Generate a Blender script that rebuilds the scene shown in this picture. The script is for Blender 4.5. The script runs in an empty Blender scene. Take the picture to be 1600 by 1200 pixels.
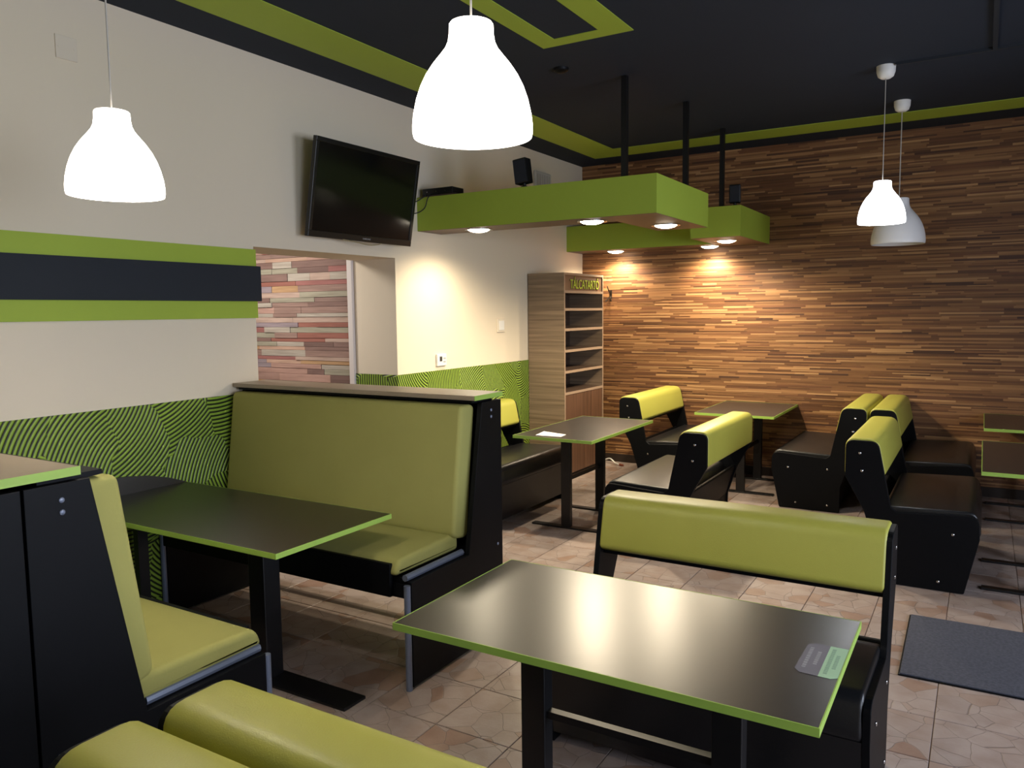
import bpy, bmesh, math, random
from mathutils import Vector, Matrix

# ------------------------------------------------------------------ camera, world, lights, exposure
SC = bpy.context.scene
COL = SC.collection
H, D = 3.40, 8.366            # ceiling height, back wall

def set_camera():
    f, yaw, pitch, roll = 1225.86, 0.5412, -0.0920, -0.0115
    fw = Vector((-math.sin(yaw)*math.cos(pitch), math.cos(yaw)*math.cos(pitch), math.sin(pitch)))
    r = Vector((math.cos(yaw), math.sin(yaw), 0)); u = r.cross(fw)
    r2 = r*math.cos(roll)+u*math.sin(roll); u2 = -r*math.sin(roll)+u*math.cos(roll)
    cd = bpy.data.cameras.new('camera'); cd.sensor_fit = 'HORIZONTAL'; cd.sensor_width = 36
    cd.lens = f/1600*36; cd.clip_start = .05
    o = bpy.data.objects.new('camera', cd); COL.objects.link(o)
    m = Matrix((r2, u2, -fw)).transposed().to_4x4(); m.translation = (4.044, 0, 1.75)
    o.matrix_world = m
    SC.camera = o
set_camera()

w = bpy.data.worlds.new('sky'); SC.world = w; w.use_nodes = True
w.node_tree.nodes['Background'].inputs[0].default_value = (.72, .82, 1, 1)
w.node_tree.nodes['Background'].inputs[1].default_value = 1.0

def area(name, loc, direction, sx, sy, power, color):
    l = bpy.data.lights.new(name, 'AREA'); l.shape = 'RECTANGLE'; l.size = sx; l.size_y = sy
    l.energy = power; l.color = color
    o = bpy.data.objects.new(name, l); COL.objects.link(o); o.location = loc
    o.rotation_euler = Vector(direction).to_track_quat('-Z', 'Y').to_euler()
    return o
# daylight outside the two shop windows of the right-hand wall
area('daylight_through_near_window', (7.0, .6, 1.65), (-1, 0, -.12), 2.0, 1.6, 138, (.74, .82, 1))
area('daylight_through_far_window', (7.0, 3.5, 1.65), (-1, 0, -.12), 2.0, 1.6, 138, (.74, .82, 1))
# unseen fill light added to brighten the planks of the passage behind the doorway
area('passage_fill_light', (-1.3, 3.9, 2.55), (0, .25, -1), .6, .6, 36, (1, .95, .9))

SC.view_settings.view_transform = 'Standard'; SC.view_settings.look = 'None'
SC.view_settings.exposure = 0.0; SC.view_settings.gamma = 1.0; SC.view_settings.use_curve_mapping = False
SC.cycles.use_denoising = True
SC.cycles.max_bounces = 8; SC.cycles.diffuse_bounces = 5
SC.cycles.caustics_reflective = False; SC.cycles.caustics_refractive = False
SC.cycles.sample_clamp_indirect = 6

# ------------------------------------------------------------------ materials
def lin(c):
    return tuple(((v/255)/12.92 if v/255 <= .04045 else ((v/255+.055)/1.055)**2.4) for v in c)+(1,)
MATS = {}
def mat(name, rgb, rough=.5, spec=.5, metal=0, emit=None, noise=None, bump=None, coat=0):
    """rgb in sRGB 0-255; noise=(scale, amount) brightness mottling; bump=(scale, strength)"""
    if name in MATS: return MATS[name]
    m = bpy.data.materials.new(name); m.use_nodes = True; MATS[name] = m
    nt = m.node_tree; b = nt.nodes['Principled BSDF']
    b.inputs['Base Color'].default_value = lin(rgb); b.inputs['Roughness'].default_value = rough
    b.inputs['Specular IOR Level'].default_value = spec; b.inputs['Metallic'].default_value = metal
    if coat: b.inputs['Coat Weight'].default_value = coat
    if emit:
        b.inputs['Emission Color'].default_value = tuple(emit[0])+(1,); b.inputs['Emission Strength'].default_value = emit[1]
    tc = nt.nodes.new('ShaderNodeTexCoord')
    if noise:
        n = nt.nodes.new('ShaderNodeTexNoise'); n.inputs['Scale'].default_value = noise[0]; n.inputs['Detail'].default_value = 5
        nt.links.new(tc.outputs['Object'], n.inputs['Vector'])
        mx = nt.nodes.new('ShaderNodeMix'); mx.data_type = 'RGBA'; a = noise[1]
        c = lin(rgb)
        mx.inputs[6].default_value = (c[0]*(1-a), c[1]*(1-a), c[2]*(1-a), 1)
        mx.inputs[7].default_value = (min(1, c[0]*(1+a)), min(1, c[1]*(1+a)), min(1, c[2]*(1+a)), 1)
        nt.links.new(n.outputs['Fac'], mx.inputs[0]); nt.links.new(mx.outputs[2], b.inputs['Base Color'])
    if bump:
        n = nt.nodes.new('ShaderNodeTexNoise'); n.inputs['Scale'].default_value = bump[0]; n.inputs['Detail'].default_value = 3
        nt.links.new(tc.outputs['Object'], n.inputs['Vector'])
        bp = nt.nodes.new('ShaderNodeBump'); bp.inputs['Strength'].default_value = bump[1]; bp.inputs['Distance'].default_value = .004
        nt.links.new(n.outputs['Fac'], bp.inputs['Height']); nt.links.new(bp.outputs['Normal'], b.inputs['Normal'])
    return m

def grain_mat(name, dark, light, axis, stretch=14, scale=9, rough=.5):
    """wood laminate: noise stretched along an axis (0,1,2)"""
    m = bpy.data.materials.new(name); m.use_nodes = True; nt = m.node_tree; b = nt.nodes['Principled BSDF']
    tc = nt.nodes.new('ShaderNodeTexCoord'); mp = nt.nodes.new('ShaderNodeMapping')
    s = [scale*stretch*.35]*3; s[axis] = scale*.12; mp.inputs['Scale'].default_value = s
    n = nt.nodes.new('ShaderNodeTexNoise'); n.inputs['Scale'].default_value = 1; n.inputs['Detail'].default_value = 6; n.inputs['Distortion'].default_value = .6
    r = nt.nodes.new('ShaderNodeValToRGB'); r.color_ramp.elements[0].position = .3; r.color_ramp.elements[1].position = .7
    r.color_ramp.elements[0].color = lin(dark); r.color_ramp.elements[1].color = lin(light)
    nt.links.new(tc.outputs['Object'], mp.inputs[0]); nt.links.new(mp.outputs[0], n.inputs['Vector'])
    nt.links.new(n.outputs['Fac'], r.inputs[0]); nt.links.new(r.outputs[0], b.inputs['Base Color'])
    b.inputs['Roughness'].default_value = rough
    MATS[name] = m; return m

M_wall = mat('cream wall paint', (222, 209, 186), .85, .2, bump=(60, .05))
M_lime = mat('lime paint', (156, 176, 62), .6, .3, noise=(2, .06))
M_lime_edge = mat('lime edge band', (150, 182, 80), .45, .4)
M_blackp = mat('anthracite paint', (36, 40, 46), .7, .25, noise=(3, .08))
M_ceil = mat('anthracite ceiling paint', (38, 44, 55), .8, .2, noise=(2, .08), bump=(40, .06))
M_black = mat('black laminate board', (8, 9, 12), .5, .14)
M_vinyl = mat('lime vinyl', (170, 168, 74), .42, .45, noise=(2.5, .05), bump=(260, .12))
M_fabric = mat('lime microfibre', (155, 151, 86), .85, .2, noise=(4, .07), bump=(120, .12))
M_bvinyl = mat('black vinyl', (17, 17, 19), .36, .5, bump=(260, .12))
M_top = mat('dark brown table laminate', (26, 20, 17), .31, .9, noise=(30, .05))
MATS['dark brown table laminate'].node_tree.nodes['Principled BSDF'].inputs['IOR'].default_value = 1.75
M_metalblk = mat('black powder coated steel', (11, 11, 13), .4, .5)
M_steel = mat('grey blue steel tube', (112, 120, 138), .4, .5, .3)
M_chrome = mat('chrome', (215, 215, 215), .2, .5, 1)
M_white = mat('white plastic', (228, 226, 220), .4, .4)
M_screen = mat('glossy black screen', (8, 10, 10), .18, .5)
M_bezel = mat('black plastic bezel', (14, 14, 15), .35, .5)
M_soffit = mat('brown laminate soffit', (104, 84, 72), .5, .4, noise=(12, .1))
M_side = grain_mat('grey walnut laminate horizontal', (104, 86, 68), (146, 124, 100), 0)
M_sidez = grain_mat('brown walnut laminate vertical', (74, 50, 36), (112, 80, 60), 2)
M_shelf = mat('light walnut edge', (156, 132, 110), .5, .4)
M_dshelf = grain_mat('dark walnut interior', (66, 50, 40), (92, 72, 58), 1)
M_mat = mat('charcoal carpet mat', (76, 78, 88), .95, .1, noise=(70, .5), bump=(300, .6))
M_grout = mat('grey grout', (118, 102, 92), .9, .1)
M_paper = mat('white paper', (235, 235, 230), .7, .2)
M_cable = mat('black cable', (14, 14, 14), .5, .3)
M_lampoff = mat('white frosted shade', (226, 224, 222), .45, .4)
M_glow = mat('glowing white shade', (250, 250, 250), .5, .3, emit=((1, .92, .82), 7))
M_glowcold = mat('glowing cold white shade', (250, 250, 250), .5, .3, emit=((.93, .96, 1), 6.0))
M_down = mat('glowing downlight lens', (255, 250, 240), .5, .2, emit=((1, .88, .68), 22))
M_trimw = mat('pale trim strip', (214, 206, 200), .5, .3)
M_jbox = mat('cream plastic cover', (218, 206, 186), .6, .3)
M_dark = mat('dark baseboard', (44, 34, 28), .5, .4)

def attr_mat(name, rough, attr='Col', grain=None, bumpy=0):
    m = bpy.data.materials.new(name); m.use_nodes = True; nt = m.node_tree; b = nt.nodes['Principled BSDF']
    a = nt.nodes.new('ShaderNodeAttribute'); a.attribute_name = attr
    tc = nt.nodes.new('ShaderNodeTexCoord'); mp = nt.nodes.new('ShaderNodeMapping'); mp.inputs['Scale'].default_value = grain
    n = nt.nodes.new('ShaderNodeTexNoise'); n.inputs['Scale'].default_value = 1; n.inputs['Detail'].default_value = 5
    mx = nt.nodes.new('ShaderNodeMix'); mx.data_type = 'RGBA'; mx.blend_type = 'MULTIPLY'; mx.inputs[0].default_value = .45
    r = nt.nodes.new('ShaderNodeValToRGB'); r.color_ramp.elements[0].position = .3; r.color_ramp.elements[1].position = .65
    r.color_ramp.elements[0].color = (.4, .36, .34, 1)
    nt.links.new(tc.outputs['Object'], mp.inputs[0]); nt.links.new(mp.outputs[0], n.inputs['Vector']); nt.links.new(n.outputs['Fac'], r.inputs[0])
    nt.links.new(a.outputs['Color'], mx.inputs[6]); nt.links.new(r.outputs[0], mx.inputs[7]); nt.links.new(mx.outputs[2], b.inputs['Base Color'])
    b.inputs['Roughness'].default_value = rough; b.inputs['Specular IOR Level'].default_value = .35
    return m
M_strip = attr_mat('wood strip laminate', .5, grain=(3, 90, 90))

def dado_mat():
    """lime combed plaster: patches of concentric ridges over a dark ground"""
    m = bpy.data.materials.new('combed lime plaster'); m.use_nodes = True; nt = m.node_tree; b = nt.nodes['Principled BSDF']; N = nt.nodes.new; L = nt.links.new
    tc = N('ShaderNodeTexCoord'); sp = N('ShaderNodeSeparateXYZ'); cb = N('ShaderNodeCombineXYZ'); ad = N('ShaderNodeMath'); ad.operation = 'ADD'
    L(tc.outputs['Object'], sp.inputs[0]); L(sp.outputs['X'], ad.inputs[0]); L(sp.outputs['Y'], ad.inputs[1])
    L(ad.outputs[0], cb.inputs[0]); L(sp.outputs['Z'], cb.inputs[1])
    sc = N('ShaderNodeVectorMath'); sc.operation = 'SCALE'; sc.inputs['Scale'].default_value = 2.7; L(cb.outputs[0], sc.inputs[0])
    ns = N('ShaderNodeTexNoise'); ns.noise_dimensions = '2D'; ns.inputs['Scale'].default_value = .9; L(sc.outputs[0], ns.inputs['Vector'])
    dv = N('ShaderNodeVectorMath'); dv.operation = 'MULTIPLY_ADD'; dv.inputs[1].default_value = (.9, .9, 0); L(ns.outputs['Color'], dv.inputs[0]); L(sc.outputs[0], dv.inputs[2])
    vo = N('ShaderNodeTexVoronoi'); vo.voronoi_dimensions = '2D'; vo.inputs['Scale'].default_value = 1; L(dv.outputs[0], vo.inputs['Vector'])
    sx = N('ShaderNodeSeparateColor'); L(vo.outputs['Color'], sx.inputs[0])
    def mth(op, a, k, c=None):
        q = N('ShaderNodeMath'); q.operation = op; L(a, q.inputs[0])
        if k is not None:
            if isinstance(k, (int, float)): q.inputs[1].default_value = k
            else: L(k, q.inputs[1])
        if c is not None: q.inputs[2].default_value = c
        return q.outputs[0]
    an = mth('MULTIPLY', sx.outputs[0], 6.2832); ra = mth('MULTIPLY_ADD', sx.outputs[1], 1.3, .75)
    cxy = N('ShaderNodeCombineXYZ'); L(mth('MULTIPLY', mth('COSINE', an, None), ra), cxy.inputs[0]); L(mth('MULTIPLY', mth('SINE', an, None), ra), cxy.inputs[1])
    of2 = N('ShaderNodeVectorMath'); L(vo.outputs['Position'], of2.inputs[0]); L(cxy.outputs[0], of2.inputs[1])
    ds = N('ShaderNodeVectorMath'); ds.operation = 'DISTANCE'; L(sc.outputs[0], ds.inputs[0]); L(of2.outputs[0], ds.inputs[1])
    mu = N('ShaderNodeMath'); mu.operation = 'MULTIPLY'; mu.inputs[1].default_value = 2*math.pi/(.024*2.7); L(ds.outputs['Value'], mu.inputs[0])
    sn = N('ShaderNodeMath'); sn.operation = 'SINE'; L(mu.outputs[0], sn.inputs[0])
    mr = N('ShaderNodeMapRange'); mr.inputs['From Min'].default_value = -1; mr.inputs['From Max'].default_value = 1; L(sn.outputs[0], mr.inputs['Value'])
    n2 = N('ShaderNodeTexNoise'); n2.inputs['Scale'].default_value = 25; L(tc.outputs['Object'], n2.inputs['Vector'])
    a2 = N('ShaderNodeMath'); a2.operation = 'MULTIPLY_ADD'; a2.inputs[1].default_value = .25; L(n2.outputs['Fac'], a2.inputs[0]); L(mr.outputs[0], a2.inputs[2])
    cr = N('ShaderNodeValToRGB'); e = cr.color_ramp.elements
    e[0].position = .38; e[0].color = lin((20, 28, 10)); e[1].position = .62; e[1].color = lin((140, 168, 56))
    L(a2.outputs[0], cr.inputs[0]); L(cr.outputs[0], b.inputs['Base Color'])
    bp = N('ShaderNodeBump'); bp.inputs['Strength'].default_value = .9; bp.inputs['Distance'].default_value = .006
    L(mr.outputs[0], bp.inputs['Height']); L(bp.outputs['Normal'], b.inputs['Normal'])
    b.inputs['Roughness'].default_value = .5
    return m
M_dado = dado_mat()

def tile_mat():
    """ceramic tile printed as small irregular paving stones"""
    m = bpy.data.materials.new('stone print floor tile'); m.use_nodes = True; nt = m.node_tree; b = nt.nodes['Principled BSDF']; N = nt.nodes.new; L = nt.links.new
    tc = N('ShaderNodeTexCoord'); oi = N('ShaderNodeObjectInfo')
    ge = N('ShaderNodeNewGeometry')
    of = N('ShaderNodeMath'); of.operation = 'MULTIPLY'; of.inputs[1].default_value = 40; L(oi.outputs['Random'], of.inputs[0])
    cb = N('ShaderNodeCombineXYZ'); L(of.outputs[0], cb.inputs[2])
    va = N('ShaderNodeVectorMath'); L(ge.outputs['Position'], va.inputs[0]); L(cb.outputs[0], va.inputs[1])
    ns = N('ShaderNodeTexNoise'); ns.inputs['Scale'].default_value = 7; L(va.outputs[0], ns.inputs['Vector'])
    md = N('ShaderNodeVectorMath'); md.operation = 'MULTIPLY_ADD'; md.inputs[1].default_value = (.045, .045, 0); L(ns.outputs['Color'], md.inputs[0]); L(va.outputs[0], md.inputs[2])
    v = N('ShaderNodeTexVoronoi'); v.inputs['Scale'].default_value = 7.5; L(md.outputs[0], v.inputs['Vector'])
    ve = N('ShaderNodeTexVoronoi'); ve.feature = 'DISTANCE_TO_EDGE'; ve.inputs['Scale'].default_value = 7.5; L(md.outputs[0], ve.inputs['Vector'])
    sep = N('ShaderNodeSeparateColor'); L(v.outputs['Color'], sep.inputs[0])
    cr = N('ShaderNodeValToRGB'); e = cr.color_ramp.elements; cr.color_ramp.interpolation = 'LINEAR'
    e[0].position = 0; e[0].color = lin((152, 138, 131)); e[1].position = 1; e[1].color = lin((140, 112, 97))
    for p, c in ((.45, (158, 143, 135)), (.80, (154, 138, 129)), (.92, (146, 122, 107))):
        x = e.new(p); x.color = lin(c)
    L(sep.outputs[0], cr.inputs[0])
    n2 = N('ShaderNodeTexNoise'); n2.inputs['Scale'].default_value = 9; n2.inputs['Detail'].default_value = 7; L(va.outputs[0], n2.inputs['Vector'])
    r2 = N('ShaderNodeValToRGB'); r2.color_ramp.elements[0].position = .32; r2.color_ramp.elements[0].color = (.74, .66, .61, 1); r2.color_ramp.elements[1].position = .62
    L(n2.outputs['Fac'], r2.inputs[0])
    mx = N('ShaderNodeMix'); mx.data_type = 'RGBA'; mx.blend_type = 'MULTIPLY'; mx.inputs[0].default_value = .7; L(cr.outputs[0], mx.inputs[6]); L(r2.outputs[0], mx.inputs[7])
    ed = N('ShaderNodeMapRange'); ed.inputs['From Min'].default_value = .004; ed.inputs['From Max'].default_value = .013; L(ve.outputs['Distance'], ed.inputs['Value'])
    m2 = N('ShaderNodeMix'); m2.data_type = 'RGBA'; m2.inputs[6].default_value = lin((116, 102, 95)); L(ed.outputs[0], m2.inputs[0]); L(mx.outputs[2], m2.inputs[7])
    L(m2.outputs[2], b.inputs['Base Color'])
    bp = N('ShaderNodeBump'); bp.inputs['Strength'].default_value = .5; bp.inputs['Distance'].default_value = .003; L(ed.outputs[0], bp.inputs['Height'])
    n3 = N('ShaderNodeTexNoise'); n3.inputs['Scale'].default_value = 90; L(va.outputs[0], n3.inputs['Vector'])
    b2 = N('ShaderNodeBump'); b2.inputs['Strength'].default_value = .15; b2.inputs['Distance'].default_value = .003; L(n3.outputs['Fac'], b2.inputs['Height']); L(bp.outputs[0], b2.inputs['Normal'])
    L(b2.outputs['Normal'], b.inputs['Normal'])
    b.inputs['Roughness'].default_value = .48
    return m
M_tile = tile_mat()

# ------------------------------------------------------------------ mesh helpers
def box(bm, x0, y0, z0, x1, y1, z1, bev=0, seg=2):
    r = bmesh.ops.create_cube(bm, size=1)['verts']
    for v in r:
        v.co = Vector((x0+(v.co.x+.5)*(x1-x0), y0+(v.co.y+.5)*(y1-y0), z0+(v.co.z+.5)*(z1-z0)))
    if bev:
        es = {e for v in r for e in v.link_edges}
        bmesh.ops.bevel(bm, geom=list(es), offset=bev, segments=seg, profile=.5, affect='EDGES')
    return bm
def nb(): return bmesh.new()
def B(*a, **k): return box(nb(), *a, **k)

def prism(bm, pts, a0, a1, axis='y', bev=0):
    """extrude a closed outline; pts are (u,z); the outline lies in the x-z plane for axis y, y-z for axis x, x-y for axis z"""
    def P(p, a):
        return {'y': (p[0], a, p[1]), 'x': (a, p[0], p[1]), 'z': (p[0], p[1], a)}[axis]
    A = [bm.verts.new(P(p, a0)) for p in pts]; Bv = [bm.verts.new(P(p, a1)) for p in pts]
    n = len(pts); fs = [bm.faces.new(A), bm.faces.new(Bv[::-1])]
    for i in range(n): fs.append(bm.faces.new((A[i], Bv[i], Bv[(i+1) % n], A[(i+1) % n])))
    bmesh.ops.recalc_face_normals(bm, faces=fs)
    if bev:
        es = list(fs[0].edges)+list(fs[1].edges)
        bmesh.ops.bevel(bm, geom=es, offset=bev, segments=2, profile=.5, affect='EDGES')
    return bm

def rounded(pts, rad, seg=5):
    """round the corners of an outline; rad is one radius or one per corner"""
    out = []; n = len(pts)
    for i in range(n):
        p = Vector(pts[i]); a = Vector(pts[i-1])-p; b = Vector(pts[(i+1) % n])-p
        r = rad if not isinstance(rad, (list, tuple)) else rad[i]
        if r <= 0: out.append(tuple(p)); continue
        al = a.angle(b)/2; t = min(r/math.tan(al), a.length*.49, b.length*.49)
        s = p+a.normalized()*t; e = p+b.normalized()*t
        for k in range(seg+1):
            q = k/seg; out.append(tuple(s*(1-q)**2+p*2*q*(1-q)+e*q*q))
    return out

def inset(pts, d):
    """shrink an outline towards its inside by d"""
    n = len(pts); ar = sum(pts[i-1][0]*pts[i][1]-pts[i][0]*pts[i-1][1] for i in range(n)); s = 1 if ar > 0 else -1
    out = []
    for i in range(n):
        a = Vector(pts[i])-Vector(pts[i-1]); b = Vector(pts[(i+1) % n])-Vector(pts[i])
        na = Vector((-a.y, a.x)).normalized()*s if a.length > 1e-7 else Vector((0, 0)); nb_ = Vector((-b.y, b.x)).normalized()*s if b.length > 1e-7 else na
        v = (na+nb_); v = v.normalized() if v.length > 1e-7 else na
        out.append(tuple(Vector(pts[i])+v*d))
    return out

def padded(bm, pts, a0, a1, r=.03, axis='y', seg=4):
    """a cushion: an outline swept along an axis with rounded ends"""
    def P(p, a):
        return {'y': (p[0], a, p[1]), 'x': (a, p[0], p[1]), 'z': (p[0], p[1], a)}[axis]
    st = []
    for k in range(seg+1):
        t = k/seg*math.pi/2; st.append((a0+r*(1-math.sin(t)), r*(1-math.cos(t))))
    st = [(a0+r*(1-math.sin(k/seg*math.pi/2)), r*(1-math.cos(k/seg*math.pi/2))) for k in range(seg, -1, -1)]
    st = st[0:0]+[(a0+r-r*math.cos(t), r-r*math.sin(t)) for t in [k/seg*math.pi/2 for k in range(seg+1)]]
    en = [(a1-(a-a0), d) for a, d in reversed(st)]
    rings = []
    for a, d in st+en:
        q = inset(pts, d) if d > 1e-6 else pts
        rings.append([bm.verts.new(P(p, a)) for p in q])
    fs = []; n = len(pts)
    for i in range(len(rings)-1):
        for j in range(n): fs.append(bm.faces.new((rings[i][j], rings[i+1][j], rings[i+1][(j+1) % n], rings[i][(j+1) % n])))
    fs.append(bm.faces.new(rings[0])); fs.append(bm.faces.new(rings[-1][::-1]))
    bmesh.ops.recalc_face_normals(bm, faces=fs)
    return bm

def lathe(bm, prof, c=(0, 0, 0), seg=40, cap=False):
    rings = []
    for r, z in prof:
        rings.append([bm.verts.new((c[0]+r*math.cos(2*math.pi*k/seg), c[1]+r*math.sin(2*math.pi*k/seg), c[2]+z)) for k in range(seg)])
    fs = []
    for i in range(len(rings)-1):
        for k in range(seg): fs.append(bm.faces.new((rings[i][k], rings[i][(k+1) % seg], rings[i+1][(k+1) % seg], rings[i+1][k])))
    if cap: fs.append(bm.faces.new(rings[0])); fs.append(bm.faces.new(rings[-1][::-1]))
    bmesh.ops.recalc_face_normals(bm, faces=fs)
    return bm

def tube(bm, pts, r, seg=8):
    pts = [Vector(p) for p in pts]; rings = []; n = len(pts); up = None
    for i, p in enumerate(pts):
        d = (pts[min(i+1, n-1)]-pts[max(i-1, 0)]).normalized()
        if up is None: up = Vector((0, 0, 1)) if abs(d.z) < .9 else Vector((1, 0, 0))
        a = d.cross(up).normalized(); b = a.cross(d).normalized(); up = b
        rings.append([bm.verts.new(p+(a*math.cos(2*math.pi*k/seg)+b*math.sin(2*math.pi*k/seg))*r) for k in range(seg)])
    fs = []
    for i in range(n-1):
        for k in range(seg): fs.append(bm.faces.new((rings[i][k], rings[i][(k+1) % seg], rings[i+1][(k+1) % seg], rings[i+1][k])))
    fs.append(bm.faces.new(rings[0])); fs.append(bm.faces.new(rings[-1][::-1]))
    bmesh.ops.recalc_face_normals(bm, faces=fs)
    return bm

def curve(pts, n=8):
    """Catmull-Rom through the points"""
    P = [Vector(p) for p in pts]; P = [P[0]]+P+[P[-1]]; out = []
    for i in range(1, len(P)-2):
        for k in range(n):
            t = k/n; a, b, c, d = P[i-1:i+3]
            out.append(.5*((2*b)+(c-a)*t+(2*a-5*b+4*c-d)*t*t+(3*b-a-3*c+d)*t**3))
    out.append(P[-2]); return out

def obj(name, bm, m, parent=None, smooth=False, kind=None, label=None, cat=None, group=None):
    if isinstance(bm, bpy.types.Mesh): me = bm
    else:
        me = bpy.data.meshes.new(name); bm.to_mesh(me); bm.free()
        if m: me.materials.append(m)
        if smooth:
            me.polygons.foreach_set('use_smooth', [True]*len(me.polygons))
            me.set_sharp_from_angle(angle=math.radians(38))
    o = bpy.data.objects.new(name, me); COL.objects.link(o)
    if parent: o.parent = parent
    tag(o, label, cat, group, kind)
    return o
def tag(o, label=None, cat=None, group=None, kind=None):
    if label: o['label'] = label
    if cat: o['category'] = cat
    if group: o['group'] = group
    if kind: o['kind'] = kind
    return o
def thing(name, label, cat, loc=(0, 0, 0), rz=0, group=None):
    o = bpy.data.objects.new(name, None); COL.objects.link(o); o.location = loc; o.rotation_euler.z = rz
    o.empty_display_size = .1
    return tag(o, label, cat, group)
def struct(name, bm, m, label, parent=None, smooth=False):
    return obj(name, bm, m, parent, smooth, kind='structure', label=label)

# ------------------------------------------------------------------ the room
YO0, YO1, ZO = 3.52, 4.94, 2.185     # doorway in the left wall
XR, YF = 6.6, -2.2
bm = nb()
box(bm, -.44, YF, 0, 0, YO0, H); box(bm, -.44, YO1, 0, 0, D+.2, H); box(bm, -.44, YO0, ZO, 0, YO1, H)
wall_left = struct('wall_left', bm, M_wall, 'cream painted wall with a wide doorway on the left')
bm = B(0, D, 0, XR, D+.2, H)
wall_back = struct('wall_back', bm, M_dark, 'back wall clad in brown wood strips')
bm = nb(); WN = [(-.5, 1.7), (2.4, 4.6)]
box(bm, XR, YF, 0, XR+.25, D+.2, .8); box(bm, XR, YF, 2.55, XR+.25, D+.2, H)
for a, b in ((YF, WN[0][0]), (WN[0][1], WN[1][0]), (WN[1][1], D+.2)): box(bm, XR, a, .8, XR+.25, b, 2.55)
struct('wall_right', bm, M_wall, 'cream wall with two shop windows on the right')
struct('wall_front', B(-.44, YF-.2, 0, XR+.25, YF, H), M_wall, 'cream wall behind the viewer')
# windows
pane = bpy.data.materials.new('clear window glass'); pane.use_nodes = True
nt = pane.node_tree; nt.nodes.clear(); tr = nt.nodes.new('ShaderNodeBsdfTransparent'); gl = nt.nodes.new('ShaderNodeBsdfGlossy'); gl.inputs['Roughness'].default_value = .02
mx = nt.nodes.new('ShaderNodeMixShader'); mx.inputs[0].default_value = .06; out = nt.nodes.new('ShaderNodeOutputMaterial')
nt.links.new(tr.outputs[0], mx.inputs[1]); nt.links.new(gl.outputs[0], mx.inputs[2]); nt.links.new(mx.outputs[0], out.inputs[0])
for i, (a, b) in enumerate(WN):
    fr = nb()
    box(fr, XR+.08, a, .8, XR+.15, b, .87); box(fr, XR+.08, a, 2.48, XR+.15, b, 2.55)
    box(fr, XR+.08, a, .87, XR+.15, a+.07, 2.48); box(fr, XR+.08, b-.07, .87, XR+.15, b, 2.48)
    wo = struct('window_%d' % (i+1), fr, M_white, 'white framed shop window in the right wall')
    obj('glass_pane', B(XR+.11, a+.07, .87, XR+.12, b-.07, 2.48), pane, wo)

# floor: a grout bed with single tiles on it
floor = struct('floor', B(-3.2, YF-.2, -.12, XR+.25, D+.2, -.004), M_grout, 'floor of beige stone-print tiles')
T = .365; tm = bpy.data.meshes.new('tile'); t_ = B(-T/2+.0018, -T/2+.0018, -.01, T/2-.0018, T/2-.0018, 0, bev=.0018, seg=1); t_.to_mesh(tm); t_.free(); tm.materials.append(M_tile)
camv = SC.camera.matrix_world.inverted()
def inframe(p):
    q = camv @ Vector(p)
    if q.z > -.3: return False
    return abs(q.x/-q.z) < .69 and abs(q.y/-q.z) < .53
spots = []
x = 3.925-11*T
tx = [3.925+T/2+T*k for k in range(-12, 8)]; ty = [3.30+T/2+T*k for k in range(-16, 14)]
for cx in tx:
    for cy in ty:
        if -.2 < cx < XR+.1 and YF-.1 < cy < D+.1:
            vis = any(inframe((cx+a*T/2, cy+b*T/2, 0)) for a in (-1, 0, 1) for b in (-1, 0, 1))
            spots.append((not vis, (cx-4.04)**2+cy**2, cx, cy))
spots.sort(); rest = nb()
for i, (nv, _, cx, cy) in enumerate(spots):
    if i < 295 and not nv:
        o = obj('tile', tm, None, floor); o.location = (cx, cy, 0)
    else: box(rest, cx-T/2+.0018, cy-T/2+.0018, -.01, cx+T/2-.0018, cy+T/2-.0018, 0)
obj('tile_field', rest, M_tile, floor, kind='stuff')

# ceiling: anthracite with lime bands that stand slightly proud
ceiling = struct('ceiling', B(-.44, YF-.2, H, XR+.25, D+.2, H+.15), M_ceil, 'anthracite ceiling with lime painted bands')
def band(bm, x0, y0, x1, y1, h=.004): box(bm, x0, y0, H-h, x1, y1, H+.02)
bm = nb(); band(bm, .345, YF, .715, 7.97); band(bm, .715, 7.60, XR, 7.97)
struct('trim_1', bm, M_lime, 'lime band running around the edge of the ceiling')
bm = nb(); band(bm, 1.60, .6, 1.735, 4.50); band(bm, 2.03, .6, 2.205, 4.50); band(bm, 1.735, 4.385, 2.03, 4.50); band(bm, 1.735, .6, 2.03, .72)
struct('trim_2', bm, M_lime, 'lime rectangular frame in the middle of the ceiling')

# back wall: thin wood strips, each a little proud or recessed
random.seed(3)
pal = [((84, 56, 40), 2), ((104, 70, 46), 4), ((126, 88, 56), 6), ((142, 102, 66), 6), ((158, 116, 76), 4), ((178, 136, 92), 2), ((114, 76, 50), 4)]
bag = [c for c, n in pal for _ in range(n)]
vs, fs, cols = [], [], []
z = .09
while z < H-.001:
    h = min(random.choice((.009, .012, .014, .017, .020)), H-z); x = -random.random()*.4
    while x < XR:
        ln = random.uniform(.14, .62); x0, x1 = max(x, 0), min(x+ln, XR)
        if x1 > x0:
            p = D-.008-random.random()*.004; k = len(vs)
            vs += [(x0, p, z), (x1, p, z), (x1, p, z+h), (x0, p, z+h), (x0, D, z), (x1, D, z), (x1, D, z+h), (x0, D, z+h)]
            fs += [(k, k+1, k+2, k+3), (k+4, k+5, k+1, k), (k+3, k+2, k+6, k+7), (k+1, k+5, k+6, k+2), (k+4, k, k+3, k+7)]
            c = lin(random.choice(bag)); q = random.uniform(.85, 1.15); cols += [(c[0]*q, c[1]*q, c[2]*q, 1)]*5
        x += ln
    z += h
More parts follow.
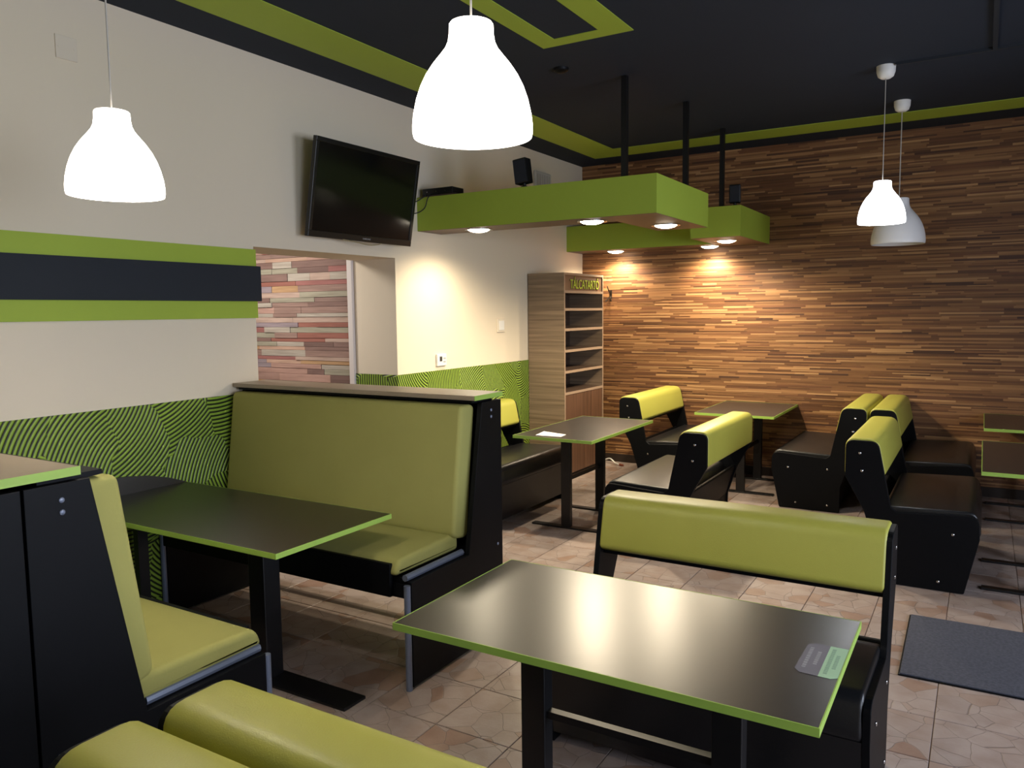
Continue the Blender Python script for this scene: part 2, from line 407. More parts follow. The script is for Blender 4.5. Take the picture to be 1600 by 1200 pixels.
me = bpy.data.meshes.new('wood_strips'); me.from_pydata(vs, [], fs)
at = me.attributes.new('Col', 'FLOAT_COLOR', 'FACE'); at.data.foreach_set('color', [v for c in cols for v in c]); me.materials.append(M_strip)
obj('wood_strips', me, None, wall_back, kind='stuff')
struct('baseboard_back', B(0, D-.03, 0, XR, D, .09), M_dark, 'dark baseboard under the wood strip wall')

# left wall: stripes and combed lime dado
struct('trim_3', B(0, YF, 2.055, .022, YO0, 2.165), M_lime, 'upper lime stripe board on the left wall')
struct('trim_4', B(0, YF, 1.835, .045, YO0+.015, 2.057), M_blackp, 'anthracite board between the lime stripes of the left wall')
struct('trim_5', B(0, YF, 1.728, .022, YO0, 1.835), M_lime, 'lower lime stripe board on the left wall')
struct('trim_6', B(0, YF, 0, .008, YO0, 1.25), M_dado, 'combed lime plaster dado left of the doorway')
bm = nb(); box(bm, 0, YO1, 0, .008, D, 1.25); box(bm, -.44, YO1-.008, 0, .008, YO1, 1.25)
struct('trim_7', bm, M_dado, 'combed lime plaster dado right of the doorway')

# passage behind the doorway with a wall of coloured planks
bm = nb(); box(bm, -3.2, YO1, 0, -.44, YO1+.2, 2.7)
pw = struct('wall_passage', bm, mat('passage board', (96, 76, 68), .8), 'plank clad wall of the passage behind the doorway')
struct('wall_passage_far', B(-3.3, 1.5, 0, -3.2, YO1+.2, 2.7), M_wall, 'cream far wall of the passage')
struct('wall_passage_near', B(-3.2, 1.5, 0, -.44, 1.6, 2.7), M_wall, 'cream near wall of the passage')
struct('ceiling_passage', B(-3.3, 1.5, 2.6, -.44, YO1+.2, 2.7), M_wall, 'cream ceiling of the passage')
struct('trim_8', B(-.492, YO1-.03, 0, -.44, YO1-.0005, 2.21, bev=.004), M_trimw, 'pale vertical strip at the edge of the plank wall')
random.seed(8)
ppal = [(132, 108, 98), (150, 122, 110), (196, 156, 140), (208, 172, 146), (162, 166, 142), (188, 186, 170), (152, 88, 74), (160, 96, 92), (196, 156, 104), (150, 142, 152), (104, 80, 74), (122, 96, 88), (176, 140, 126), (200, 176, 158)]
pmats = []
for i, c in enumerate(ppal):
    c = tuple(v*.68+g*.32 for v, g in zip(c, (158, 130, 118)))
    m = attr_mat('painted plank %d' % i, .7, grain=(4, 60, 60))
    n = m.node_tree; rgb = n.nodes.new('ShaderNodeRGB'); rgb.outputs[0].default_value = lin(c)
    mix = [q for q in n.nodes if q.type == 'MIX'][0]; n.links.new(rgb.outputs[0], mix.inputs[6]); pmats.append(m)
z = 1.0
while z < 2.58:
    h = random.choice((.032, .04, .048, .056, .066)); x = -.494
    while x > -2.0:
        ln = random.uniform(.18, .7); x0 = max(x-ln, -2.0); d = random.uniform(.008, .02); tl = random.uniform(-.004, .004)
        if x-x0 > .02:
            b_ = B(x0+.001, YO1-d, z+.0008, x-.001, YO1, min(z+h, 2.6)-.0008, bev=.0012, seg=1)
            obj('plank', b_, random.choice(pmats), pw)
        x = x0
    z += h

# ------------------------------------------------------------------ ceiling boxes (bulkheads) with hanger rods and downlights
def bulkhead(label, outline, z0, z1, rods, inward):
    t = thing('ceiling_bulkhead', label, 'bulkhead', (outline[0][0], outline[0][1], z0), group='lime bulkheads')
    ox, oy = outline[0]; n = len(outline); pts = [(x-ox, y-oy) for x, y in outline]
    hh = z1-z0; th = .018; inner = inset(pts, th)
    for i in range(n):
        a, b, c, d = pts[i], pts[(i+1) % n], inner[(i+1) % n], inner[i]
        obj('fascia_board', prism(nb(), [a, b, c, d], 0, hh, 'z'), M_lime, t)
    ins = inset(pts, .004); sf = nb(); v = [sf.verts.new((x, y, .004)) for x, y in ins]; f = sf.faces.new(v)
    e = bmesh.ops.extrude_face_region(sf, geom=[f]); bmesh.ops.translate(sf, vec=(0, 0, .014), verts=[q for q in e['geom'] if isinstance(q, bmesh.types.BMVert)])
    bmesh.ops.recalc_face_normals(sf, faces=sf.faces)
    for q in sf.verts: q.co.z -= .006
    obj('soffit_panel', sf, M_soffit, t)
    for (x, y) in rods:
        obj('hanger_rod', B(x-ox-.02, y-oy-.02, .0, x-ox+.02, y-oy+.02, H-z0), M_metalblk, t)
    return t
bulkhead('long lime bulkhead box beside the television with three downlights',
         [(.001, 5.24), (2.075, 5.24), (2.075, 6.42), (1.64, 6.42), (1.64, 5.57), (.001, 5.57)], 2.42, 2.69, [(1.80, 5.33), (1.94, 6.25)], 1)
bulkhead('lime bulkhead box against the wood strip wall above the tray cabinet',
         [(.001, 7.95), (1.66, 7.95), (1.66, 7.23), (2.125, 7.23), (2.125, D-.014), (.001, D-.014)], 2.41, 2.685, [(1.92, 7.34)], 1)
def downlight(x, y, z, label, power):
    t = thing('downlight', label, 'downlight', (x, y, z), group='round downlights under the lime bulkheads')
    obj('trim_ring', lathe(nb(), [(.086, .0), (.108, -.004), (.114, -.002), (.114, .003), (.086, .003)], seg=32), M_chrome, t, True)
    obj('lens', lathe(nb(), [(.0005, -.022), (.04, -.020), (.07, -.012), (.088, -.001)], seg=32), M_down, t, True)
    l = bpy.data.lights.new('downlight_bulb', 'SPOT'); l.energy = power; l.spot_size = math.radians(165); l.spot_blend = .7; l.color = (1, .84, .60); l.shadow_soft_size = .05
    o = bpy.data.objects.new('downlight_bulb', l); COL.objects.link(o); o.parent = t; o.location = (0, 0, -.078)
DP = 128
downlight(.50, 5.40, 2.414, 'downlight at the wall end of the long bulkhead, beside the television', DP*.42)
downlight(1.50, 5.42, 2.414, 'downlight in the middle of the long lime bulkhead', DP)
downlight(1.86, 6.02, 2.414, 'downlight under the deep end of the long lime bulkhead', DP)
downlight(.50, 8.17, 2.404, 'downlight above the tray cabinet close to the wood strip wall', DP*.55)
downlight(1.56, 8.17, 2.404, 'downlight near the middle of the wood strip wall, under the rear bulkhead', DP*.55)
downlight(1.89, 7.62, 2.404, 'downlight under the projecting front end of the rear bulkhead', DP)

# ------------------------------------------------------------------ pendant lamps
def pendant(x, y, zb, dia, hgt, m, label, power=0, color=(1, .93, .84)):
    t = thing('pendant_lamp', label, 'lamp', (x, y, zb), group='bell shaped pendant lamps')
    R = dia/2
    prof = [(0, .30), (.005, .345), (.02, .365), (.10, .37), (.17, .39), (.23, .44), (.30, .54), (.38, .66), (.47, .77), (.57, .86), (.68, .93), (.80, .98), (.90, 1.0), (.96, 1.0), (1.0, .985)]
    pr = [(R*r, hgt*(1-s)) for s, r in prof]
    inner = [(max(r-.004, .002), zz-.003) for r, zz in reversed(pr)]; inner[0] = (pr[-1][0]-.006, 0)
    sh = obj('lamp_shade', lathe(nb(), [(.008, hgt)]+pr+inner+[(.008, hgt-.006)], seg=48), m, t, True)
    obj('cord', tube(nb(), [(0, 0, hgt-.02), (0, 0, H-zb-.05)], .003 if dia < .35 else .004), mat('translucent cord', (176, 170, 160), .5), t, True)
    obj('socket', lathe(nb(), [(.001, hgt-.005), (.02, hgt-.006), (.022, hgt-.09), (.015, hgt-.1), (.001, hgt-.1)], seg=20), M_white, t, True)
    obj('ceiling_rose', lathe(nb(), [(.001, H-zb-.085), (.03, H-zb-.084), (.05, H-zb-.07), (.06, H-zb-.04), (.062, H-zb)], seg=28), M_white, t, True)
    obj('bulb', lathe(nb(), [(.001, hgt*.42), (.02, hgt*.43), (.032, hgt*.52), (.025, hgt*.63), (.015, hgt-.1)], seg=20), m, t, True)
    if power:
        l = bpy.data.lights.new('pendant_bulb', 'POINT'); l.energy = power; l.color = color; l.shadow_soft_size = .05
        o = bpy.data.objects.new('pendant_bulb', l); COL.objects.link(o); o.parent = t; o.location = (0, 0, hgt*.3)
    return t
pendant(1.46, 1.664, 2.163, .312, .285, M_glow, 'lit pendant lamp hanging before the cream wall above the left booths', 16, (1, .9, .78))
pendant(2.885, 1.745, 2.202, .312, .288, M_glow, 'largest lit pendant lamp hanging above the nearest table', 16, (1, .9, .78))
pendant(3.402, 6.106, 2.335, .31, .29, M_glowcold, 'small lit cold white pendant lamp before the wood strip wall', 10, (.92, .95, 1))
pendant(3.415, 7.19, 2.262, .405, .37, M_lampoff, 'unlit pendant lamp hanging half hidden behind the cold white one')

# ------------------------------------------------------------------ benches
LP = [(0, .67), (0, .905), (.19, .905), (.275, .49), (.31, .465), (.755, .495), (.762, .35), (.69, .003), (.195, .003), (.19, .23), (.115, .46)]
LR = [.05, .05, .06, .03, .02, .06, .06, .01, .01, .05, .08]
SCREWS = [(.085, .825), (.10, .712), (.295, .372), (.62, .365), (.55, .06), (.29, .06)]
def screw(parent, x, y, z, ax, m=None):
    b = nb(); bmesh.ops.create_uvsphere(b, u_segments=10, v_segments=6, radius=.0085)
    for v in b.verts: v.co[ax] *= .5
    o = obj('screw', b, m or M_chrome, parent, True); o.location = (x, y, z)
def bench(label, loc, rz, L):
    t = thing('bench', label, 'bench', loc, rz, 'low two-seat benches with lime backrests')
    pan = rounded(LP, LR)
    for y0, y1, out in ((0, .026, 0), (L-.026, L, 1)):
        p = obj('end_panel', prism(nb(), pan, y0, y1, 'y', bev=.0025), M_black, t)
        for u, z in SCREWS: screw(p, u, (y0-.002 if out == 0 else y1+.002), z, 1)
    roll = rounded([(-.005, .665), (-.005, .917), (.192, .917), (.240, .69), (.19, .668)], [.03, .06, .07, .03, .02])
    obj('backrest_cushion', padded(nb(), roll, .020, L-.020, .011), M_vinyl, t, True)
    obj('backrest_board', B(.03, .026, .658, .2, L-.026, .673), M_black, t)
    seat = rounded([(.2, .40), (.235, .495), (.74, .512), (.775, .36), (.70, .33)], [.02, .04, .06, .05, .02])
    obj('seat_cushion', padded(nb(), seat, .024, L-.024, .014), M_bvinyl, t, True)
    obj('front_panel', prism(nb(), [(.735, .36), (.762, .36), (.695, .05), (.67, .05)], .026, L-.026, 'y'), M_bvinyl, t)
    obj('rear_panel', prism(nb(), rounded([(.13, .47), (.16, .47), (.225, .22), (.225, .05), (.20, .05), (.20, .225)], .01), .026, L-.026, 'y'), M_black, t)
    return t
P2 = math.pi/2
bench('black bench with pale lime backrest standing just behind the charcoal door mat', (3.31, 5.383, 0), 0, 1.23)
bench('black bench facing right, back to back with another by the wood strip wall', (3.262, 7.06, 0), 0, 1.27)
bench('black bench facing left towards the table by the wood strip wall', (3.235, 8.33, 0), math.pi, 1.27)
bench('black bench with bright yellow-lime backrest right of the tray cabinet', (1.02, 7.06, 0), 0, 1.25)
bench('black bench in the middle of the room showing the back of its lime backrest', (2.46, 6.43, 0), math.pi, 1.23)
bench('black bench along the combed lime dado, half hidden behind the tall booth', (.022, 5.2, 0), 0, 1.25)
bench('wide lime backrest bench on the far side of the nearest table', (2.578, 3.385, 0), -P2, 1.205)
bench('bench on the near side of the nearest table, only its backrest top showing', (3.755, .985, 0), P2, 1.205)
bench('bench at the bottom edge, backrest against that of the bench by the nearest table', (2.53, .955, 0), -P2, 1.225)

# ------------------------------------------------------------------ tables
def tabletop(t, x0, y0, x1, y1, z, th=.022):
    obj('table_top', B(x0+.002, y0+.002, z-th, x1-.002, y1-.002, z, bev=.001, seg=1), M_top, t)
    for a in ((x0, y0, x1, y0+.003), (x0, y1-.003, x1, y1), (x0, y0+.003, x0+.003, y1-.003), (x1-.003, y0+.003, x1, y1-.003)):
        obj('edge_band', B(a[0], a[1], z-th-.001, a[2], a[3], z+.0004), M_lime_edge, t)
def table(label, x0, y0, x1, y1, legs, along, z=.77, foot=.31):
    cx, cy = (x0+x1)/2, (y0+y1)/2
    t = thing('table', label, 'table', (cx, cy, 0), group='dark tables with lime edges')
    tabletop(t, x0-cx, y0-cy, x1-cx, y1-cy, z)
    for lx, ly in legs:
        lx -= cx; ly -= cy; a, b = (.04, .022) if along == 'y' else (.045, .03)
        obj('leg', B(lx-a, ly-b, .012, lx+a, ly+b, z-.022, bev=.003), M_metalblk, t)
        f = (foot, .03) if along == 'y' else (.03, foot)
        obj('foot', B(lx-f[0], ly-f[1], 0, lx+f[0], ly+f[1], .014, bev=.002), M_metalblk, t)
        g = (foot*.8, .03) if along == 'y' else (.03, foot*.8)
        obj('top_bracket', B(lx-g[0], ly-g[1], z-.034, lx+g[0], ly+g[1], z-.022), M_metalblk, t)
    (ax, ay), (bx, by) = legs
    if along == 'y': obj('stretcher', B(ax-cx-.012, ay-cy+.022, .385, ax-cx+.012, by-cy-.022, .415), M_metalblk, t)
    else: obj('stretcher', B(ax-cx+.045, ay-cy-.015, .385, bx-cx-.045, ay-cy+.015, .41), M_metalblk, t)
    return t
table('nearest dark table with lime edge and a small label at its corner', 2.468, 1.868, 3.75, 2.60, [(2.785, 2.235), (3.44, 2.235)], 'x')
table('dark table before the tray cabinet with a white paper on it', .853, 5.31, 1.545, 6.59, [(1.205, 5.56), (1.215, 6.19)], 'y')
table('dark table standing at the wood strip wall between two benches', 1.70, 7.28, 2.44, D-.015, [(2.10, 7.46), (2.10, 8.12)], 'y')
table('dark table cut off by the right edge, nearer of the two', 4.065, 5.375, 4.80, 6.637, [(4.43, 5.57), (4.43, 6.19)], 'y', foot=.34)
table('dark table cut off by the right edge, against the wood strip wall', 4.075, 7.32, 4.81, D-.015, [(4.45, 7.42), (4.45, 8.05)], 'y', foot=.34)
# pedestal table of the left booth, with a curved upstand at the wall
t = thing('booth_table', 'dark booth table with lime edge before the tall lime booth', 'table', (.8, 2.555, 0), group='dark tables with lime edges')
tabletop(t, .012-.8, 2.188-2.555, 1.589-.8, 2.924-2.555, .77)
obj('leg', B(.28, -.085, .012, .385, .015, .748, bev=.004), M_metalblk, t)
obj('base_plate', B(-.14, -.105, 0, .89, .035, .014, bev=.002), M_metalblk, t)
obj('wall_leg', B(-.70, -.03, 0, -.66, .03, .748), M_metalblk, t)
up = [(-.36, .765), (-.36, .872), (-.2, .878), (0, .868), (.13, .850), (.26, .815), (.37, .772), (.37, .765)]
obj('upstand', prism(nb(), up, .010-.8, .024-.8, 'x'), M_top, t)

# ------------------------------------------------------------------ tall booths (face +x locally, back at x=0, length along y)
def booth(label, loc, rz, L, inner_at_end, cat='booth'):
    """inner_at_end: which end (0 or 1) meets the room and shows the end panel"""
    t = thing('booth_bench', label, cat, loc, rz, 'tall lime booths along the left wall')
    pan = [(.0, .012), (.0, 1.283), (.185, 1.283), (.283, .74), (.325, .512), (.80, .512), (.80, .012)]
    for end in (0, 1):
        a0, a1 = (0, .028) if end == 0 else (L-.028, L)
        p = obj('end_panel', prism(nb(), pan, a0, a1, 'y', bev=.002), M_black, t)
        if end == inner_at_end:
            yy = a0-.001 if end == 0 else a1+.001
            for u, z in ((.10, 1.235), (.10, 1.20), (.05, .5)): screw(p, u, yy, z, 1, M_steel)
    obj('back_board', B(.02, .028, .3, .045, L-.028, 1.28), M_black, t)
    bc = rounded([(.165, 1.272), (.295, 1.272), (.385, .60), (.25, .575)], [.035, .035, .05, .035])
    obj('back_cushion', padded(nb(), bc, .03, L-.055, .024), M_fabric, t, True)
    top = prism(nb(), [(.05, 1.27), (.24, 1.283), (.24, 1.297), (.05, 1.297)], .028, L-.028, 'y')
    obj('top_rail', top, M_black, t)
    sc_ = rounded([(.31, .525), (.31, .62), (.79, .605), (.825, .53)], [.03, .05, .06, .03])
    obj('seat_cushion', padded(nb(), sc_, .03, L-.075, .026), M_fabric, t, True)
    obj('seat_board', B(.06, .028, .495, .79, L-.028, .522), M_black, t)
    f0, f1 = (.11, L-.028) if inner_at_end == 0 else (.028, L-.11)
    obj('front_fascia', B(.80, f0, .43, .822, f1, .588, bev=.003), M_black, t)
    obj('front_rail', B(.77, .028, .43, .80, L-.028, .495), M_black, t)
    yi = (.012 if inner_at_end == 0 else L-.012)
    obj('side_tube', tube(nb(), [(.34, yi+(.026 if inner_at_end == 0 else -.026), .527), (.80, yi+(.026 if inner_at_end == 0 else -.026), .527)], .016), M_steel, t, True)
    for yl in (.014, L-.014):
        obj('front_leg', tube(nb(), [(.815, yl, 0), (.815, yl, .5)], .0155, 12), M_steel, t, True)
    obj('lower_rail', B(.02, .028, .10, .05, L-.028, .14), M_metalblk, t)
    return t
def ledge(parent_label, x0, y0, x1, y1, z, edge='x1'):
    t = thing('booth_ledge', parent_label, 'ledge', ((x0+x1)/2, (y0+y1)/2, z)); a, b = (x1-x0)/2, (y1-y0)/2
    obj('board', B(-a, -b, 0, a-.002, b, .024, bev=.001, seg=1), mat('brown laminate ledge', (150, 134, 114), .35, .5, noise=(8, .08)), t)
    obj('edge_band', B(a-.002, -b, -.0005, a+.001, b, .0245), M_lime_edge, t)
BL = 1.83
booth('tall lime upholstered booth with black end panel facing the viewer', (.012, 3.565, 0), -P2, BL-.012, 1)
ledge('narrow brown ledge with lime end on top of the tall lime booth', .012, 3.305, BL+.004, 3.575, 1.299)
booth('tall lime booth at the left edge, its black end panel in front', (BL, 1.108, 0), P2, BL-.012, 0)
booth('tall booth cut off by the left edge, back to back with its neighbour', (.012, 1.100, 0), -P2, BL-.012, 1)
ledge('brown ledge with lime end over the two back to back booths at the left edge', .012, .965, BL+.004, 1.265, 1.299)

# ------------------------------------------------------------------ tray cabinet
t = thing('tray_cabinet', 'grey walnut tray cabinet with open shelves and a lettered board', 'cabinet', (.012, 7.05, 0))
CW, CL, CT = .415, .94, 2.135
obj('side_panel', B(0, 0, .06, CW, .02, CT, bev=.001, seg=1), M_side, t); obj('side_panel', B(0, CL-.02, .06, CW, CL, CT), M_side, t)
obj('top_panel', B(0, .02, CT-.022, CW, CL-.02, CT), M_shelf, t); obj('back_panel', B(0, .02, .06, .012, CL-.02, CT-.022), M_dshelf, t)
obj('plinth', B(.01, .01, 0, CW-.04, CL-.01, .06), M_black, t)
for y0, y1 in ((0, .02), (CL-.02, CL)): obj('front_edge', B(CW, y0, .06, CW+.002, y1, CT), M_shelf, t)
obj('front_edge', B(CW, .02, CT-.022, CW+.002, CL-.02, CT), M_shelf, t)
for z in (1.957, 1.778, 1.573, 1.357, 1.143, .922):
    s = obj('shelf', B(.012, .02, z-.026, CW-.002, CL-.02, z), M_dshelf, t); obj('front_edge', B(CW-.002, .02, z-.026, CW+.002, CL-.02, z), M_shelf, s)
sg = obj('sign_board', B(CW-.03, .02, 1.957, CW-.006, CL-.02, CT-.022), mat('brown sign board', (112, 84, 62), .5), t)
for y0, y1 in ((.022, CL/2-.002), (CL/2+.002, CL-.022)):
    d = obj('door', B(CW-.025, y0, .07, CW-.004, y1, .892, bev=.001, seg=1), M_sidez, t)
def lettering(name, text, parent, m, width, height, origin, ex, ey, depth=.002, bold=0):
    """flat letters as a mesh; ex, ey are the reading and upward directions in the parent's space"""
    cu = bpy.data.curves.new(name, 'FONT'); cu.body = text; cu.size = 1; cu.extrude = .02; cu.offset = bold; cu.align_x = 'CENTER'; cu.align_y = 'CENTER'; cu.space_character = .94
    o = bpy.data.objects.new(name, cu); COL.objects.link(o)
    me = bpy.data.meshes.new_from_object(o.evaluated_get(bpy.context.evaluated_depsgraph_get())); bpy.data.objects.remove(o); bpy.data.curves.remove(cu)
    xs = [v.co.x for v in me.vertices]; ys = [v.co.y for v in me.vertices]; zs = [v.co.z for v in me.vertices]
    ex, ey = Vector(ex), Vector(ey); ez = ex.cross(ey); og = Vector(origin)
    mx_, my_ = (max(xs)+min(xs))/2, (max(ys)+min(ys))/2
    for v in me.vertices:
        a = (v.co.x-mx_)/(max(xs)-min(xs))*width; b_ = (v.co.y-my_)/(max(ys)-min(ys))*height; c = (v.co.z-min(zs))/(max(zs)-min(zs)+1e-9)*depth
        v.co = og+ex*a+ey*b_+ez*c
    me.materials.clear(); me.materials.append(m)
    return obj(name, me, None, parent)
lettering('lettering', 'TÁLCATARTÓ', sg, mat('dark letter outline', (40, 46, 16), .5), .70, .128, (CW-.006, CL/2+.02, 2.037), (0, 1, 0), (0, 0, 1), .002, .035)
lettering('lettering', 'TÁLCATARTÓ', sg, mat('lime letters', (170, 190, 40), .5), .69, .118, (CW-.004, CL/2+.02, 2.037), (0, 1, 0), (0, 0, 1), .003, .004)

# ------------------------------------------------------------------ television, boxes, speakers
tv = thing('television', 'black wall mounted television tilted forward above the doorway', 'television', (.16, 4.445, 2.60))
tilt = math.atan2(.115, .65)
def tvp(name, bmx, m, parent=None, smooth=False):
    bmesh.ops.rotate(bmx, verts=bmx.verts, cent=(0, 0, 0), matrix=Matrix.Rotation(tilt, 3, 'Y'))
    return obj(name, bmx, m, parent or tv, smooth)
TW, TH = .555, .33
tvp('housing', B(-.055, -TW+.03, -TH+.03, -.02, TW-.03, TH-.03, bev=.02), M_bezel)
bz = nb()
for a in ((-TW, -TH, TW, -TH+.045), (-TW, TH-.03, TW, TH), (-TW, -TH+.045, -TW+.03, TH-.03), (TW-.03, -TH+.045, TW, TH-.03)): box(bz, -.022, a[0], a[1], .012, a[2], a[3], bev=.003)
tvp('bezel', bz, M_bezel)
tvp('screen', B(-.02, -TW+.03, -TH+.045, .006, TW-.03, TH-.03), M_screen)
lg = lettering('logo', 'SAMSUNG', tv, mat('silver print', (150, 152, 156), .4), .085, .012, (.0122, 0.03, -TH+.022), (0, 1, 0), (0, 0, 1), .0006, .01)
lg.data.transform(Matrix.Rotation(tilt, 4, 'Y'))
obj('wall_bracket', B(-.159, -.15, -.12, -.145, .15, .12), M_metalblk, tv); obj('bracket_arm', B(-.145, -.03, -.04, -.045, .03, .03), M_metalblk, tv)
obj('cable', tube(nb(), curve([(-.05, -.22, -.325), (-.015, -.12, -.338), (0.0, .0, -.352), (-.015, .12, -.342), (-.05, .2, -.325)]), .004), mat('beige cable', (150, 135, 100), .5), tv, True)

bx = thing('set_top_box', 'flat black box with cables on the end of the long lime bulkhead', 'media box', (.2, 5.315, 2.704))
obj('housing', B(-.145, -.07, 0, .155, .09, .052, bev=.004), M_bezel, bx)
for i in range(3): obj('status_light', B(-.1+i*.09, -.0712, .022, -.094+i*.09, -.0702, .028), M_chrome, bx)
obj('cable', tube(nb(), curve([(-.06, -.068, .01), (-.07, -.10, -.03), (-.1, -.11, -.11), (-.16, -.16, -.15), (-.19, -.28, -.135), (-.17, -.36, -.11)]), .0045), M_cable, bx, True)
obj('cable', tube(nb(), curve([(-.1, -.068, .01), (-.13, -.09, -.02), (-.17, -.16, -.06), (-.18, -.30, -.06)]), .0045), M_cable, bx, True)
obj('support_strip', B(-.16, -.05, -.012, .17, .09, 0), M_soffit, bx)

def speaker(label, x, y, z, w, h, rz, lean):
    t = thing('speaker', label, 'speaker', (x, y, z), rz, 'small black speakers on the lime bulkheads')
    b = box(nb(), -w/2, -.045, .022, w/2, .045, h, bev=.008); bmesh.ops.rotate(b, verts=b.verts, cent=(0, 0, 0), matrix=Matrix.Rotation(lean, 3, 'Y'))
    c = obj('cabinet', b, M_bezel, t)
    g = box(nb(), -w/2+.008, -.049, .03, w/2-.008, -.0445, h-.012, bev=.001, seg=1); bmesh.ops.rotate(g, verts=g.verts, cent=(0, 0, 0), matrix=Matrix.Rotation(lean, 3, 'Y'))
    obj('grille', g, mat('black speaker cloth', (30, 33, 40), .9, bump=(400, .5)), c)
    obj('foot', lathe(nb(), [(.001, -.01), (.03, -.01), (.03, .0), (.014, .008), (.014, .034), (.001, .034)], seg=16), M_bezel, t, True)
speaker('small black speaker tilted on the long lime bulkhead', .99, 5.30, 2.70, .115, .21, 0, -.12)
speaker('small black speaker on the rear lime bulkhead before the wood strips', 2.045, 7.33, 2.695, .10, .185, .2, 0)

# ------------------------------------------------------------------ small things on the walls and ceiling
t = thing('wall_thermostat', 'white thermostat with dark display just above the combed dado', 'thermostat', (0, 5.52, 1.34))
obj('housing', B(.0005, -.068, -.052, .022, .068, .052, bev=.005), M_white, t); obj('display', B(.0222, -.035, -.012, .0232, .0, .03), mat('dark display', (60, 58, 56), .3), t)
for i in range(2): obj('button', B(.022, .018, .006-i*.03, .0245, .05, .02-i*.03), mat('grey button', (170, 170, 168), .5), t)
t = thing('light_switch', 'cream light switch on the wall left of the tray cabinet', 'switch', (0, 6.518, 1.617))
obj('plate', B(.0005, -.072, -.066, .014, .072, .066, bev=.004), M_jbox, t); obj('rocker', B(.014, -.045, -.045, .019, .045, .045, bev=.002), M_white, t)
t = thing('wall_vent', 'pale plastic vent on the wall behind the small speaker', 'vent', (0, 7.37, 3.07))
obj('housing', B(.0005, -.17, -.15, .03, .17, .13, bev=.012), mat('grey white plastic', (186, 184, 180), .5), t)
for i in range(6): obj('slat', B(.03, -.14+i*.05, -.12, .034, -.115+i*.05, .10), mat('grey slat', (168, 166, 162), .5), t)
t = thing('junction_cover', 'small square cover high on the cream wall above the leftmost lamp', 'cover', (0, 2.375, 3.105))
obj('plate', B(.0005, -.055, -.058, .007, .055, .058, bev=.002), M_jbox, t)
for s in (-1, 1): obj('screw', B(.007, s*.04-.004, -.004, .0085, s*.04+.004, .004), M_jbox, t)
t = thing('coat_hook', 'dark metal coat hook on the wood strip wall beside the tray cabinet', 'hook', (.36, D-.012, 1.93))
M_hook = mat('dark bronze', (62, 54, 46), .35, .5, .8)
obj('plate', B(-.016, -.006, -.04, .016, 0, .05, bev=.003), M_hook, t)
obj('prong', tube(nb(), curve([(0, -.005, .02), (-.004, -.045, .035), (-.012, -.06, .08), (-.018, -.06, .10)]), .006), M_hook, t, True)
obj('prong', tube(nb(), curve([(0, -.005, -.02), (-.02, -.04, -.05), (-.035, -.055, -.075), (-.042, -.06, -.06)]), .006), M_hook, t, True)
obj('prong', tube(nb(), curve([(0, -.005, -.02), (.015, -.04, -.05), (.025, -.055, -.075), (.03, -.06, -.06)]), .006), M_hook, t, True)
t = thing('cable_duct', 'thin black cable duct on the ceiling leading to the cold white lamp', 'cable duct', (4.04, 6.06, H))
obj('duct', B(-.57, -.014, -.018, .014, .014, 0), M_blackp, t); obj('duct', B(-.014, -2.6, -.018, .014, -.014, 0), M_blackp, t); obj('duct', B(.014, -.014, -.018, 1.6, .014, 0), M_blackp, t)
t = thing('ceiling_sensor', 'small black sensor on the dark ceiling between lamp and hanger rod', 'sensor', (1.50, 4.93, H))
obj('dome', lathe(nb(), [(.001, -.03), (.03, -.028), (.05, -.015), (.055, 0)], seg=24), M_black, t, True)

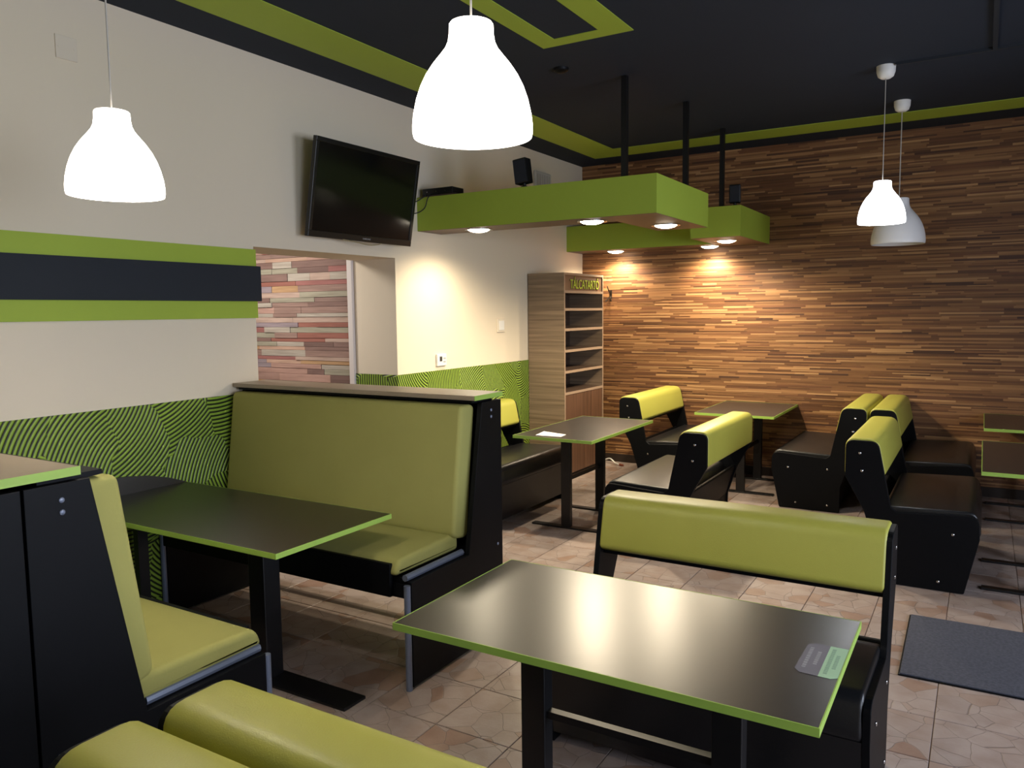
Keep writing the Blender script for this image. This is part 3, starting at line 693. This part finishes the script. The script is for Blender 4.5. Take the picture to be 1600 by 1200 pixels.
# ------------------------------------------------------------------ floor mat, papers, loose cable
t = thing('door_mat', 'charcoal carpet mat on the floor at the right edge', 'mat', (4.26, 4.455, 0), .012)
obj('carpet', B(-.505, -.415, 0, .75, .415, .012, bev=.003), M_mat, t); obj('border', B(-.512, -.422, 0, .757, .422, .006, bev=.002), M_black, t)
t = thing('table_label', 'grey and pale green label stuck to the corner of the nearest table', 'label', (3.69, 2.25, .7705))
o1 = [(-.056, -.085), (-.04, -.105), (.008, -.107), (.008, .107), (-.03, .109), (-.052, .092)]
obj('grey_half', prism(nb(), o1, 0, .0008, 'z'), mat('grey label print', (104, 102, 112), .5), t)
o2 = [(.008, -.107), (.040, -.108), (.056, -.095), (.056, .107), (.008, .107)]
obj('green_half', prism(nb(), o2, 0, .0008, 'z'), mat('pale green label print', (160, 196, 160), .5), t)
M_smudge = mat('pale print', (140, 142, 146), .5); M_smudge2 = mat('grey green print', (134, 168, 140), .5)
for x, y0, y1, mm in ((-.036, -.07, .075, M_smudge), (-.012, -.04, .045, M_smudge), (.022, -.085, .085, M_smudge2), (.038, -.045, .05, M_smudge2)):
    y = y0; random.seed(int(x*1000))
    while y < y1:
        ln = random.uniform(.006, .013); obj('print_mark', B(x-.005, y, .0008, x+.005, y+ln, .0011), mm, t); y += ln+.003
t = thing('paper_sheet', 'folded white paper lying on the table before the tray cabinet', 'paper', (1.13, 5.435, .7705), .04)
v = [(-.11, -.045, 0), (.11, -.045, 0), (.11, .05, .004), (-.09, .06, .016)]
pb = nb(); A_ = [pb.verts.new(p) for p in v]; B_ = [pb.verts.new((p[0], p[1], p[2]+.0012)) for p in v]
for i in range(4): pb.faces.new((A_[i], A_[(i+1) % 4], B_[(i+1) % 4], B_[i]))
pb.faces.new(A_[::-1]); pb.faces.new(B_); bmesh.ops.recalc_face_normals(pb, faces=pb.faces)
obj('sheet', pb, M_paper, t)
t = thing('loose_cable', 'white cable with reddish end lying on the floor by the tray cabinet', 'cable', (.5, 8.2, 0))
obj('wire', tube(nb(), curve([(-.2, .06, .012), (-.1, .03, .05), (0, -.04, .02), (.08, -.08, .01)]), .008), M_white, t, True)
obj('plug', tube(nb(), [(.07, -.075, .012), (.12, -.10, .012)], .014), mat('red brown plug', (128, 70, 52), .5), t, True)
